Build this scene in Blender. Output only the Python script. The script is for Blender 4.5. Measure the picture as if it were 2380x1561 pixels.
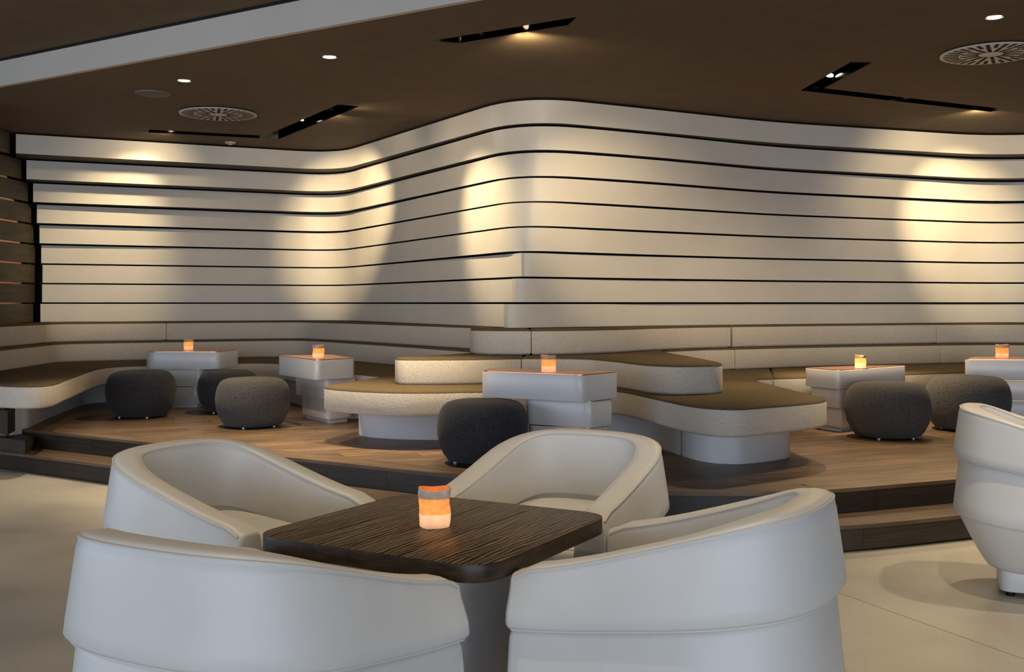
import bpy, bmesh, math, random
from mathutils import Vector, Matrix
random.seed(7)
for o in list(bpy.data.objects): bpy.data.objects.remove(o)
S = bpy.context.scene; COL = S.collection
PI = math.pi
H = 1.30                      # camera height; pixel rows are measured from the horizon at 704
F, HOR = 2500.0, 704.0
CEIL = H + 1.68               # low ceiling
PLAT = 0.28                   # raised platform
STEP = 0.142

# ------------------------------------------------------------------ camera, world, daylight, exposure
cam = bpy.data.cameras.new('camera'); camo = bpy.data.objects.new('camera', cam); COL.objects.link(camo)
camo.location = (0, 0, H); camo.rotation_euler = (PI/2, 0, 0)
cam.sensor_width = 36; cam.lens = 36*F/2380; cam.shift_y = -(780.5-HOR)/2380
cam.clip_start = 0.05; cam.clip_end = 100
S.camera = camo
w = bpy.data.worlds.new('world'); S.world = w; w.use_nodes = True
bg = w.node_tree.nodes['Background']; bg.inputs[0].default_value = (0.74, 0.83, 1.0, 1); bg.inputs[1].default_value = 0.45
S.view_settings.view_transform = 'Standard'; S.view_settings.look = 'None'
S.view_settings.exposure = 0.42; S.view_settings.gamma = 1; S.view_settings.use_curve_mapping = False

def area(name, loc, target, sx, sy, power, col):
    l = bpy.data.lights.new(name, 'AREA'); l.shape = 'RECTANGLE'; l.size = sx; l.size_y = sy
    l.energy = power; l.color = col
    o = bpy.data.objects.new(name, l); COL.objects.link(o); o.location = loc
    o.rotation_euler = (Vector(target)-Vector(loc)).to_track_quat('-Z', 'Y').to_euler(); return o
def spot(name, loc, target, power, col, ang=60, blend=0.9, rad=0.04):
    l = bpy.data.lights.new(name, 'SPOT'); l.energy = power; l.color = col
    l.spot_size = math.radians(ang); l.use_soft_falloff = True; l.spot_blend = blend; l.shadow_soft_size = rad
    o = bpy.data.objects.new(name, l); COL.objects.link(o); o.location = loc
    o.rotation_euler = (Vector(target)-Vector(loc)).to_track_quat('-Z', 'Y').to_euler(); return o
area('window_daylight_rear', (0.8, -8.5, 1.35), (0.2, 7, 0.9), 15.0, 2.5, 560, (0.71, 0.82, 1.0))
area('window_daylight_left', (-7.0, 3.0, 1.6), (0, 6, 0.9), 5.0, 2.2, 70, (0.62, 0.77, 1.0))
WARM = (1.0, 0.78, 0.46); WARM2 = (1.0, 0.81, 0.55)

# ------------------------------------------------------------------ materials
def mat(name, col, rough=0.6, metal=0.0, spec=0.5, build=None):
    m = bpy.data.materials.new(name); m.use_nodes = True; nt = m.node_tree
    b = nt.nodes['Principled BSDF']
    b.inputs['Base Color'].default_value = (*col, 1); b.inputs['Roughness'].default_value = rough
    b.inputs['Metallic'].default_value = metal; b.inputs['Specular IOR Level'].default_value = spec
    if build: build(nt, b)
    return m
def N(nt, t, **kw):
    n = nt.nodes.new(t)
    for k, v in kw.items():
        if k in n.inputs: n.inputs[k].default_value = v
        else: setattr(n, k, v)
    return n
def objco(nt, scale=(1, 1, 1), rot=(0, 0, 0), kind='Object'):
    tc = N(nt, 'ShaderNodeTexCoord'); mp = N(nt, 'ShaderNodeMapping')
    mp.inputs['Scale'].default_value = scale; mp.inputs['Rotation'].default_value = rot
    nt.links.new(tc.outputs[kind], mp.inputs['Vector']); return mp.outputs[0]
def ramp(nt, fac, stops):
    r = N(nt, 'ShaderNodeValToRGB'); e = r.color_ramp.elements
    e[0].position, e[0].color = stops[0][0], (*stops[0][1], 1)
    e[1].position, e[1].color = stops[-1][0], (*stops[-1][1], 1)
    for p, c in stops[1:-1]:
        x = e.new(p); x.color = (*c, 1)
    nt.links.new(fac, r.inputs[0]); return r.outputs[0]
def bump(nt, b, h, strength=0.2, dist=0.01):
    n = N(nt, 'ShaderNodeBump', Strength=strength, Distance=dist)
    nt.links.new(h, n.inputs['Height']); nt.links.new(n.outputs[0], b.inputs['Normal'])
def noisy(c0, c1, scale, detail=4, bs=0, bd=0.01, sc=(1, 1, 1), lo=.35, hi=.65):
    def f(nt, b):
        v = objco(nt, sc); n = N(nt, 'ShaderNodeTexNoise', Scale=scale, Detail=detail)
        nt.links.new(v, n.inputs['Vector'])
        nt.links.new(ramp(nt, n.outputs['Fac'], [(lo, c0), (hi, c1)]), b.inputs['Base Color'])
        if bs: bump(nt, b, n.outputs['Fac'], bs, bd)
    return f
def weave(c0, c1, scale, bs, sheen=.1):
    def f(nt, b):
        v = objco(nt); n = N(nt, 'ShaderNodeTexNoise', Scale=scale, Detail=3)
        nt.links.new(v, n.inputs['Vector'])
        vo = N(nt, 'ShaderNodeTexVoronoi', Scale=scale*0.55); nt.links.new(v, vo.inputs['Vector'])
        mx = N(nt, 'ShaderNodeMath', operation='ADD'); nt.links.new(n.outputs['Fac'], mx.inputs[0]); nt.links.new(vo.outputs['Distance'], mx.inputs[1])
        nt.links.new(ramp(nt, mx.outputs[0], [(.55, c0), (1.15, c1)]), b.inputs['Base Color'])
        bump(nt, b, mx.outputs[0], bs, 0.004)
        b.inputs['Sheen Weight'].default_value = sheen
    return f
def wood(cs, grain=(1, 14, 14), scale=3.0, rot=(0, 0, 0), bs=.15, ring=0.0):
    def f(nt, b):
        v = objco(nt, grain, rot)
        oi = N(nt, 'ShaderNodeObjectInfo'); ad = N(nt, 'ShaderNodeVectorMath', operation='ADD')
        sc = N(nt, 'ShaderNodeMath', operation='MULTIPLY'); sc.inputs[1].default_value = 37.0
        nt.links.new(oi.outputs['Random'], sc.inputs[0])
        nt.links.new(v, ad.inputs[0]); nt.links.new(sc.outputs[0], ad.inputs[1])
        n = N(nt, 'ShaderNodeTexNoise', Scale=scale, Detail=8, Roughness=.62, Distortion=.35)
        nt.links.new(ad.outputs[0], n.inputs['Vector'])
        fac = n.outputs['Fac']
        if ring:
            wv = N(nt, 'ShaderNodeTexWave', Scale=ring, Distortion=9.0, Detail=3.0); wv.bands_direction = 'Y'
            wv.inputs['Detail Scale'].default_value = 1.3
            nt.links.new(ad.outputs[0], wv.inputs['Vector'])
            m2 = N(nt, 'ShaderNodeMix'); m2.inputs[0].default_value = .38
            nt.links.new(n.outputs['Fac'], m2.inputs[2]); nt.links.new(wv.outputs['Fac'], m2.inputs[3]); fac = m2.outputs[0]
        c = ramp(nt, fac, [(.28, cs[0]), (.5, cs[1]), (.74, cs[2])])
        hs = N(nt, 'ShaderNodeHueSaturation'); ml = N(nt, 'ShaderNodeMapRange'); ml.inputs[3].default_value = .78; ml.inputs[4].default_value = 1.25
        nt.links.new(oi.outputs['Random'], ml.inputs[0]); nt.links.new(ml.outputs[0], hs.inputs['Value']); nt.links.new(c, hs.inputs['Color'])
        nt.links.new(hs.outputs[0], b.inputs['Base Color']); bump(nt, b, fac, bs, .004)
    return f
M = {}
M['strip'] = mat('cream_lacquer_panel', (.60, .555, .485), .45, spec=.35, build=noisy((.585, .54, .47), (.615, .57, .50), 3))
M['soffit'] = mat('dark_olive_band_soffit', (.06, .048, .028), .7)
M['dark'] = mat('dark_recess', (.012, .010, .008), .9)
M['ceiling'] = mat('brown_ceiling', (.125, .080, .038), .85, build=noisy((.118, .075, .036), (.132, .085, .040), 5))
M['fascia'] = mat('pale_grey_fascia', (.55, .49, .41), .6, build=noisy((.54, .48, .40), (.56, .50, .42), 2))
M['slat'] = mat('smoked_oak_slat', (.06, .045, .03), .55, build=wood([(.030, .023, .015), (.052, .040, .026), (.085, .066, .042)], (14, 1, 14), 2.5))
M['copper'] = mat('brushed_copper', (.80, .40, .22), .32, 1.0, build=noisy((.74, .36, .19), (.86, .45, .26), 12, sc=(1, 1, 30)))
M['floor'] = mat('polished_terrazzo', (.42, .385, .325), .38, spec=.4, build=None)
def fl(nt, b):
    v = objco(nt); a = N(nt, 'ShaderNodeTexNoise', Scale=1.6, Detail=6); c = N(nt, 'ShaderNodeTexNoise', Scale=120, Detail=2)
    nt.links.new(v, a.inputs['Vector']); nt.links.new(v, c.inputs['Vector'])
    mx = N(nt, 'ShaderNodeMix'); mx.inputs[0].default_value = .45
    nt.links.new(a.outputs['Fac'], mx.inputs[2]); nt.links.new(c.outputs['Fac'], mx.inputs[3])
    nt.links.new(ramp(nt, mx.outputs[0], [(.33, (.30, .27, .225)), (.5, (.43, .395, .335)), (.68, (.50, .46, .40))]), b.inputs['Base Color'])
fl(M['floor'].node_tree, M['floor'].node_tree.nodes['Principled BSDF'])
M['plank'] = mat('brown_oak_plank', (.16, .10, .06), .42, spec=.4, build=wood([(.075, .046, .027), (.145, .090, .053), (.235, .155, .095)], (1.0, 7, 7), 2.0))
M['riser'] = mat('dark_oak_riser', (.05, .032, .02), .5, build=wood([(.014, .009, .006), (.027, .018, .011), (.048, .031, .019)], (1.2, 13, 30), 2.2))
M['tread'] = mat('brown_oak_tread', (.11, .07, .04), .45, build=wood([(.06, .038, .024), (.11, .07, .043), (.17, .11, .068)], (1.2, 13, 13), 2.2))
M['beige'] = mat('beige_woven_fabric', (.42, .37, .31), .95, spec=.1, build=weave((.37, .325, .265), (.60, .535, .445), 260, .5))
M['browntop'] = mat('brown_felt', (.085, .062, .036), .95, spec=.1, build=weave((.060, .043, .024), (.115, .083, .047), 160, .3, 0))
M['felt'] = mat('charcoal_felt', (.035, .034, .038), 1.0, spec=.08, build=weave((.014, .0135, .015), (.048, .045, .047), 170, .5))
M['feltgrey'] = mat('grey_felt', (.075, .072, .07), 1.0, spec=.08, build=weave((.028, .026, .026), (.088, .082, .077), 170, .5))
M['leather'] = mat('cream_leather', (.66, .635, .585), .42, spec=.4, build=None)
def le(nt, b):
    v = objco(nt); n = N(nt, 'ShaderNodeTexVoronoi', Scale=330); nt.links.new(v, n.inputs['Vector'])
    g = N(nt, 'ShaderNodeTexNoise', Scale=5, Detail=3); nt.links.new(v, g.inputs['Vector'])
    nt.links.new(ramp(nt, g.outputs['Fac'], [(.3, (.635, .61, .56)), (.7, (.68, .655, .605))]), b.inputs['Base Color'])
    bump(nt, b, n.outputs['Distance'], .10, .002)
le(M['leather'].node_tree, M['leather'].node_tree.nodes['Principled BSDF'])
M['pipe'] = mat('cream_leather_piping', (.60, .575, .525), .45)
M['white'] = mat('white_lacquer', (.68, .655, .63), .28, spec=.5, build=noisy((.67, .645, .62), (.69, .665, .64), 4))
M['plinth'] = mat('pale_grey_plinth', (.70, .69, .67), .5, build=noisy((.69, .68, .66), (.71, .70, .68), 4))
M['column'] = mat('grey_column', (.36, .35, .34), .5, build=noisy((.35, .34, .33), (.37, .36, .35), 4))
def dw(nt, b):
    oi = N(nt, 'ShaderNodeObjectInfo'); sc = N(nt, 'ShaderNodeMath', operation='MULTIPLY'); sc.inputs[1].default_value = 23.0
    nt.links.new(oi.outputs['Random'], sc.inputs[0])
    def vec(s):
        v = objco(nt, s); a = N(nt, 'ShaderNodeVectorMath', operation='ADD'); nt.links.new(v, a.inputs[0]); nt.links.new(sc.outputs[0], a.inputs[1]); return a.outputs[0]
    wv = N(nt, 'ShaderNodeTexWave', Scale=6.0, Distortion=9.0, Detail=2.5); wv.bands_direction = 'X'; wv.inputs['Detail Scale'].default_value = 1.0
    nt.links.new(vec((3.6, .8, .5)), wv.inputs['Vector'])
    fine = N(nt, 'ShaderNodeTexNoise', Scale=1.0, Detail=6, Roughness=.65); nt.links.new(vec((210, 8, 14)), fine.inputs['Vector'])
    big = N(nt, 'ShaderNodeTexNoise', Scale=1.0, Detail=3); nt.links.new(vec((16, 1.8, 9)), big.inputs['Vector'])
    m1 = N(nt, 'ShaderNodeMix'); m1.inputs[0].default_value = .55; nt.links.new(wv.outputs['Fac'], m1.inputs[2]); nt.links.new(fine.outputs['Fac'], m1.inputs[3])
    m2 = N(nt, 'ShaderNodeMix'); m2.inputs[0].default_value = .3; nt.links.new(m1.outputs[0], m2.inputs[2]); nt.links.new(big.outputs['Fac'], m2.inputs[3])
    c = ramp(nt, m2.outputs[0], [(.41, (.006, .004, .0025)), (.47, (.026, .015, .007)), (.53, (.075, .045, .020)), (.61, (.165, .103, .048))])
    nt.links.new(c, b.inputs['Base Color']); bump(nt, b, m2.outputs[0], .5, .004)
M['darkwood'] = mat('smoked_oak_table', (.06, .036, .018), .42, spec=.28, build=dw)
M['endgrain'] = mat('smoked_oak_end_grain', (.03, .018, .009), .42, spec=.3, build=noisy((.018, .010, .005), (.055, .033, .015), 14, 6, .3, .004, (1, 1, 5)))
M['black'] = mat('black_steel', (.01, .01, .01), .35, .6)
M['mirror'] = mat('polished_black_housing', (.05, .045, .04), .12, 1.0)
M['grille'] = mat('pale_metal_grille', (.66, .60, .50), .5)
M['spk'] = mat('grey_speaker_mesh', (.16, .14, .11), .7, build=noisy((.14, .12, .09), (.18, .16, .13), 200))
M['chrome'] = mat('satin_glide', (.5, .52, .56), .3, .8)
M['wax'] = mat('candle_wax', (.85, .8, .7), .5)
def emis(name, col, s):
    m = bpy.data.materials.new(name); m.use_nodes = True; nt = m.node_tree; nt.nodes.clear()
    e = nt.nodes.new('ShaderNodeEmission'); o = nt.nodes.new('ShaderNodeOutputMaterial')
    e.inputs[0].default_value = (*col, 1); e.inputs[1].default_value = s; nt.links.new(e.outputs[0], o.inputs[0]); return m
M['lens'] = emis('lit_lamp_lens', (1, .86, .66), 14)
M['flame'] = emis('candle_flame', (1, .62, .22), 40)
def paper(name, c0, c1, glow, gs):
    m = bpy.data.materials.new(name); m.use_nodes = True; nt = m.node_tree; b = nt.nodes['Principled BSDF']
    v = objco(nt); n = N(nt, 'ShaderNodeTexNoise', Scale=45, Detail=5); nt.links.new(v, n.inputs['Vector'])
    c = ramp(nt, n.outputs['Fac'], [(.3, c0), (.7, c1)]); nt.links.new(c, b.inputs['Base Color']); b.inputs['Roughness'].default_value = .8
    bump(nt, b, n.outputs['Fac'], .5, .006)
    t = N(nt, 'ShaderNodeBsdfTranslucent'); nt.links.new(c, t.inputs[0])
    mx = N(nt, 'ShaderNodeMixShader'); mx.inputs[0].default_value = .55
    out = nt.nodes['Material Output']
    nt.links.new(b.outputs[0], mx.inputs[1]); nt.links.new(t.outputs[0], mx.inputs[2]); nt.links.new(mx.outputs[0], out.inputs[0])
    return m
M['paper'] = paper('orange_lit_paper', (.78, .34, .13), (.90, .50, .24), None, 0)
M['paperw'] = paper('white_lit_paper', (.72, .60, .58), (.85, .75, .74), None, 0)
M['cuff'] = mat('tan_folded_paper', (.58, .44, .32), .8, build=noisy((.50, .37, .26), (.64, .50, .37), 40, bs=.4))

# ------------------------------------------------------------------ builders
def link(name, me, m, parent=None, smooth=False):
    o = bpy.data.objects.new(name, me); COL.objects.link(o)
    if m: me.materials.append(m)
    if parent: o.parent = parent
    if smooth:
        for p in me.polygons: p.use_smooth = True
    return o
def mesh(name, vs, fs, m, parent=None, smooth=False, sharp=None):
    me = bpy.data.meshes.new(name); me.from_pydata([tuple(v) for v in vs], [], fs); me.update()
    bm = bmesh.new(); bm.from_mesh(me); bmesh.ops.recalc_face_normals(bm, faces=bm.faces); bm.to_mesh(me); bm.free()
    o = link(name, me, m, parent, smooth)
    if sharp:
        me.set_sharp_from_angle(angle=math.radians(sharp))
    return o
def tag(o, label, cat, group=None, kind=None):
    o['label'] = label; o['category'] = cat
    if group: o['group'] = group
    if kind: o['kind'] = kind
    return o
def struct(o, label=None):
    o['kind'] = 'structure'
    if label: o['label'] = label
    return o
def empty(name, loc=(0, 0, 0), rz=0):
    o = bpy.data.objects.new(name, None); COL.objects.link(o); o.location = loc; o.rotation_euler = (0, 0, rz); o.empty_display_size = .1; return o
def ccw(p):
    a = sum(p[i][0]*p[(i+1) % len(p)][1]-p[(i+1) % len(p)][0]*p[i][1] for i in range(len(p)))
    return list(p) if a > 0 else list(reversed(p))
def offset(p, d):
    """inset a ccw polygon by d"""
    n = len(p); r = []
    for i in range(n):
        a, b, c = Vector(p[i-1]), Vector(p[i]), Vector(p[(i+1) % n])
        e1 = (b-a); e2 = (c-b)
        if e1.length < 1e-6: e1 = e2
        if e2.length < 1e-6: e2 = e1
        e1 = e1.normalized(); e2 = e2.normalized()
        n1 = Vector((-e1.y, e1.x)); n2 = Vector((-e2.y, e2.x)); m = n1+n2
        if m.length < 1e-4: m = n1
        m = m.normalized(); k = d/max(.45, m.dot(n1)); q = b+m*k; r.append((q.x, q.y))
    return r
def rings(name, loops, m, parent=None, cap0=True, cap1=True, smooth=True, sharp=40):
    """loops: list of lists of 3d points, same length, closed"""
    n = len(loops[0]); vs = [p for l in loops for p in l]; fs = []
    for k in range(len(loops)-1):
        for i in range(n):
            j = (i+1) % n; fs.append((k*n+i, k*n+j, (k+1)*n+j, (k+1)*n+i))
    if cap0: fs.append(tuple(reversed(range(n))))
    if cap1: fs.append(tuple(range((len(loops)-1)*n, len(loops)*n)))
    return mesh(name, vs, fs, m, parent, smooth, sharp)
def prism(name, poly, z0, z1, m, parent=None, r=0.0, sharp=40):
    p = ccw(poly)
    if r <= 0: prof = [(0, z0), (0, z1)]
    else: prof = [(r, z0), (r*.3, z0+r*.3), (0, z0+r), (0, z1-r), (r*.3, z1-r*.3), (r, z1)]
    return rings(name, [[(*q, z) for q in offset(p, d)] for d, z in prof], m, parent, sharp=sharp)
def box(name, x0, x1, y0, y1, z0, z1, m, parent=None, r=0):
    return prism(name, [(x0, y0), (x1, y0), (x1, y1), (x0, y1)], z0, z1, m, parent, r)
def spline(pts, step=.05, closed=False):
    """centripetal-ish Catmull-Rom, resampled"""
    P = [Vector(p) for p in pts]; out = []
    n = len(P)
    for i in range(n if closed else n-1):
        p1, p2 = P[i], P[(i+1) % n]
        p0 = P[i-1] if (closed or i > 0) else p1+(p1-p2)
        p3 = P[(i+2) % n] if (closed or i+2 < n) else p2+(p2-p1)
        k = max(1, int((p2-p1).length/step))
        d1 = max(1e-4, (p1-p0).length)**.5; d2 = max(1e-4, (p2-p1).length)**.5; d3 = max(1e-4, (p3-p2).length)**.5
        m1 = (p2-p1)+d2*((p1-p0)/d1-(p2-p0)/(d1+d2)) if True else 0
        m2 = (p2-p1)+d2*((p3-p2)/d3-(p3-p1)/(d2+d3))
        for j in range(k):
            t = j/k; t2 = t*t; t3 = t2*t
            q = p1*(2*t3-3*t2+1)+m1*(t3-2*t2+t)+p2*(-2*t3+3*t2)+m2*(t3-t2)
            out.append((q.x, q.y))
    if not closed: out.append((P[-1].x, P[-1].y))
    return out
def roundpath(pts, rad, seg=10):
    """polyline with quadratic-bezier corners; rad per inner vertex"""
    out = [tuple(pts[0])]
    for i in range(1, len(pts)-1):
        a, v, b = Vector(pts[i-1]), Vector(pts[i]), Vector(pts[i+1]); r = rad[i-1]
        p = v+(a-v).normalized()*min(r, (a-v).length*.49); q = v+(b-v).normalized()*min(r, (b-v).length*.49)
        for k in range(seg+1):
            t = k/seg; c = p*(1-t)**2+v*2*t*(1-t)+q*t*t; out.append((c.x, c.y))
    out.append(tuple(pts[-1])); return out
def roundpoly(pts, r, seg=6):
    p = ccw(pts); n = len(p); out = []
    for i in range(n):
        a, v, b = Vector(p[i-1]), Vector(p[i]), Vector(p[(i+1) % n]); rr = r[i] if isinstance(r, (list, tuple)) else r
        s = v+(a-v).normalized()*rr; e = v+(b-v).normalized()*rr
        for k in range(seg+1):
            t = k/seg; c = s*(1-t)**2+v*2*t*(1-t)+e*t*t; out.append((c.x, c.y))
    return out
def clip(poly, p, n):
    """keep the part of a convex/simple polygon with (q-p).n >= 0"""
    out = []; k = len(poly)
    for i in range(k):
        a, b = poly[i], poly[(i+1) % k]
        da = (a[0]-p[0])*n[0]+(a[1]-p[1])*n[1]; db = (b[0]-p[0])*n[0]+(b[1]-p[1])*n[1]
        if da >= 0: out.append(a)
        if da*db < 0:
            t = da/(da-db); out.append((a[0]+(b[0]-a[0])*t, a[1]+(b[1]-a[1])*t))
    return out
def tube(name, path, r, m, parent=None, n=6):
    P = [Vector(p) for p in path]; loops = []
    for i, p in enumerate(P):
        t = (P[min(i+1, len(P)-1)]-P[max(i-1, 0)]).normalized()
        u = t.cross(Vector((0, 0, 1)));
        if u.length < 1e-3: u = Vector((1, 0, 0))
        u.normalize(); v = u.cross(t)
        loops.append([tuple(p+u*r*math.cos(2*PI*k/n)+v*r*math.sin(2*PI*k/n)) for k in range(n)])
    return rings(name, loops, m, parent, sharp=60)
def lathe(name, prof, m, parent=None, n=32, sharp=45, cap0=True, cap1=True):
    return rings(name, [[(r*math.cos(2*PI*k/n), r*math.sin(2*PI*k/n), z) for k in range(n)] for r, z in prof], m, parent, cap0, cap1, sharp=sharp)
def copy_tree(o, parent=None):
    c = o.copy(); COL.objects.link(c)
    if parent: c.parent = parent
    for ch in list(o.children): copy_tree(ch, c)
    return c

# ================================================================== SETTING
U = Vector((.841, -.541)); V = Vector((.541, .841))          # platform's left edge runs along U; V points into the room
# ---- floor: slabs with thin joints
floor = struct(box('floor', -7.5, 9, -4, 14, -.06, -.012, M['dark']))
j0, jd = Vector((1.47, 4.82)), Vector((.40, -.89)).normalized(); jn = Vector((jd.y, -jd.x))
room = [(-7.5, -4), (9, -4), (9, 14), (-7.5, 14)]
for a, b in [(-12, -5.2), (-5.2, 0), (0, 12)]:
    s = clip(room, j0+jn*a, jn); s = clip(s, j0+jn*b, -jn)
    if len(s) < 3: continue
    for c0, c1 in [(-16, 2.6), (2.6, 12)]:
        q = clip(clip(s, j0+jd*c0, jd), j0+jd*c1, -jd)
        if len(q) >= 3: prism('slab', offset(ccw(q), .0022), -.012, 0, M['floor'], floor)
# ---- ceilings
def outline(center, wdt):
    """closed outline of an open polyline band"""
    c = [Vector(p) for p in center]; L, R = [], []
    for i, p in enumerate(c):
        a = (p-c[i-1]).normalized() if i else (c[1]-p).normalized(); b = (c[i+1]-p).normalized() if i+1 < len(c) else a
        n1 = Vector((-a.y, a.x)); n2 = Vector((-b.y, b.x)); m = (n1+n2).normalized(); k = wdt/2/max(.3, m.dot(n1))
        L.append(tuple(p+m*k)); R.append(tuple(p-m*k))
    return ccw(L+R[::-1])
troughs = [outline([(-3.55, 10.51), (-2.44, 10.92), (-1.39, 9.15)], .19),
           ccw([(-.52, 6.90), (-.33, 6.95), (.34, 6.50), (.38, 6.32)]),
           outline([(2.44, 7.51), (2.36, 8.46), (4.24, 9.39)], .15)]
f0, fd = Vector((-3.97, 8.33)), Vector((.845, -.535)).normalized()
def fpt(x): return (x, f0.y+(x-f0.x)*fd.y/fd.x)
def holed(name, outer, holes, z, m, up=False):
    bm = bmesh.new(); es = []
    for lp in [outer]+holes:
        vs = [bm.verts.new((*p, z)) for p in lp]
        es += [bm.edges.new((vs[i], vs[(i+1) % len(vs)])) for i in range(len(vs))]
    bmesh.ops.triangle_fill(bm, edges=es, use_beauty=True, use_dissolve=False)
    for fc in bm.faces:
        if (fc.normal.z < 0) == up: fc.normal_flip()
    me = bpy.data.meshes.new(name); bm.to_mesh(me); bm.free(); return link(name, me, m)
cl = struct(holed('ceiling', [fpt(-7.5), fpt(9), (9, 14), (-7.5, 14)], troughs, CEIL, M['ceiling']), 'dark brown painted lowered ceiling over the lounge')
DROP = .19
up = mesh('ceiling_upper', [(*fpt(-7.5), CEIL+DROP+.02), (*fpt(9), CEIL+DROP+.02), (9, -4, CEIL+DROP+.02), (-7.5, -4, CEIL+DROP+.02)], [(0, 1, 2, 3)], M['ceiling']); up.parent = cl
a, b = Vector(fpt(-7.5)), Vector(fpt(9)); nn = Vector((fd.y, -fd.x)); nn = nn if nn.y > 0 else -nn
fa = [tuple(a), tuple(b), tuple(b+nn*.04), tuple(a+nn*.04)]
prism('fascia', fa, CEIL-.001, CEIL+DROP, M['fascia'], cl)
prism('shadow_gap', [tuple(a+nn*.02), tuple(b+nn*.02), tuple(b+nn*.05), tuple(a+nn*.05)], CEIL+DROP, CEIL+DROP+.03, M['dark'], cl)
struct(mesh('ceiling_leak_cover', [(-7.5, -4, CEIL+.6), (9, -4, CEIL+.6), (9, 14, CEIL+.6), (-7.5, 14, CEIL+.6)], [(0, 1, 2, 3)], M['dark']))  # unseen sheet added over both ceilings to keep sky light from leaking in
# ---- back wall of stacked horizontal bands
PITCH = .209
def px(p, d): return (p-1190)*d/F
Ad = [10.57, 10.95, 11.2, 11.34, 11.43, 11.5, 11.52, 11.5, 11.45]; Apx = [37, 61.5, 77, 86, 92, 96, 99, 98, 94]
Bd = [11.94, 12.28, 12.57, 12.78, 12.86, 12.88, 12.86, 12.82, 12.76]
Cd = [8.62, 8.69, 8.76, 8.76, 8.72, 8.68, 8.72, 8.74, 8.74]
Qd = [9.15, 9.2, 9.25, 9.3, 9.34, 9.38, 9.42, 9.46, 9.5]
Md = [9.9, 10.05, 10.15, 10.2, 10.2, 10.2, 10.2, 10.22, 10.25]
Dd = [10.75, 11.0, 11.2, 11.28, 11.3, 11.3, 11.32, 11.33, 11.36]
wall = struct(empty('wall_back'), 'curved back wall of stacked cream bands')
def strip(path, z0, z1, t):
    P = [Vector(p) for p in path]; n = len(P); vs = []
    for i, p in enumerate(P):
        tg = (P[min(i+1, n-1)]-P[max(i-1, 0)]).normalized(); nr = Vector((-tg.y, tg.x))
        if nr.y < 0 and abs(nr.y) > .2: nr = -nr
        q = p+nr*t
        vs += [(p.x, p.y, z0), (p.x, p.y, z1), (q.x, q.y, z1), (q.x, q.y, z0)]
    fs = []
    for i in range(n-1):
        for k in range(4):
            fs.append((i*4+k, (i+1)*4+k, (i+1)*4+(k+1) % 4, i*4+(k+1) % 4))
    fs += [(0, 1, 2, 3), tuple((n-1)*4+k for k in (3, 2, 1, 0))]
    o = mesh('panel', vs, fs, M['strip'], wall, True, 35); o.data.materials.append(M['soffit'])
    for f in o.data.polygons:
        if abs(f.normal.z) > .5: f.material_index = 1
    return o
for k in range(9):
    zt = CEIL-.02 if k == 0 else CEIL-PITCH*k-.017; zb = CEIL-PITCH*(k+1)
    A = (px(Apx[k], Ad[k]), Ad[k]); B = (px(785, Bd[k]), Bd[k]); C = (px(1212, Cd[k]), Cd[k])
    Qq = (px(1480, Qd[k]), Qd[k]); Mm = (px(1800, Md[k]), Md[k]); D = (px(2325, Dd[k]), Dd[k]); E_ = (D[0]+1.7, D[1]-.75)
    t = [.45, .38, .32, .25, .2, .18, .16, .16, .16][k]
    if k < 6:
        strip(roundpath([A, B, C, Qq, Mm, D, E_], [.5, .62-.05*k, .5, .5, .6]), zb, zt, t)
    else:
        strip(roundpath([A, B, (C[0]-.0, C[1]+.05)], [.5]), zb, zt, t)
        fw = [.07, .11, .17][k-6]; sp = [1200, 1190, 1171][k-6]
        C2 = (C[0]-.02-.05*(k-6), C[1]-fw+.06); s = (px(sp, C2[1]+.22), C2[1]+.22)
        strip(roundpath([s, (C2[0]+.02, C2[1]+.0), Qq, Mm, D, E_], [.4, .5, .5, .6]), zb, zt, t)
bk = [(-5.3, 11.75), (-2.2, 13.1), (.3, 9.2), (px(1800, 10.6), 10.6), (px(2325, 11.75), 11.75), (7.4, 10.6)]
vs = []; fs = []
for i, p in enumerate(bk): vs += [(*p, 0), (*p, CEIL+.3)]
for i in range(len(bk)-1): fs.append((2*i, 2*i+2, 2*i+3, 2*i+1))
o = mesh('backing', vs, fs, M['dark'], wall)
# ---- left wall of smoked oak slats with copper seams
wl = struct(empty('wall_left'), 'dark oak slatted side wall with copper seams')
Xl = [-4.94, -4.99, -5.03, -5.06, -5.08, -5.10, -5.12, -5.12, -5.12]
Yl = [10.58, 10.94, 11.18, 11.32, 11.42, 11.5, 11.54, 11.54, 11.5]
for k in range(9):
    zt = CEIL-.004 if k == 0 else CEIL-PITCH*k-.018; zb = CEIL-PITCH*(k+1)
    o = box('slat', Xl[k]-.05, Xl[k], 8.2, Yl[k], zb, zt, M['slat'], wl)
    box('copper_seam', Xl[k]-.06, Xl[k]-.028, 8.2, Yl[k]-.25, zb-.019, zb+.001, M['copper'], wl)
box('backing', -5.4, -5.19, 8.2, 11.8, .3, CEIL, M['dark'], wl)
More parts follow.
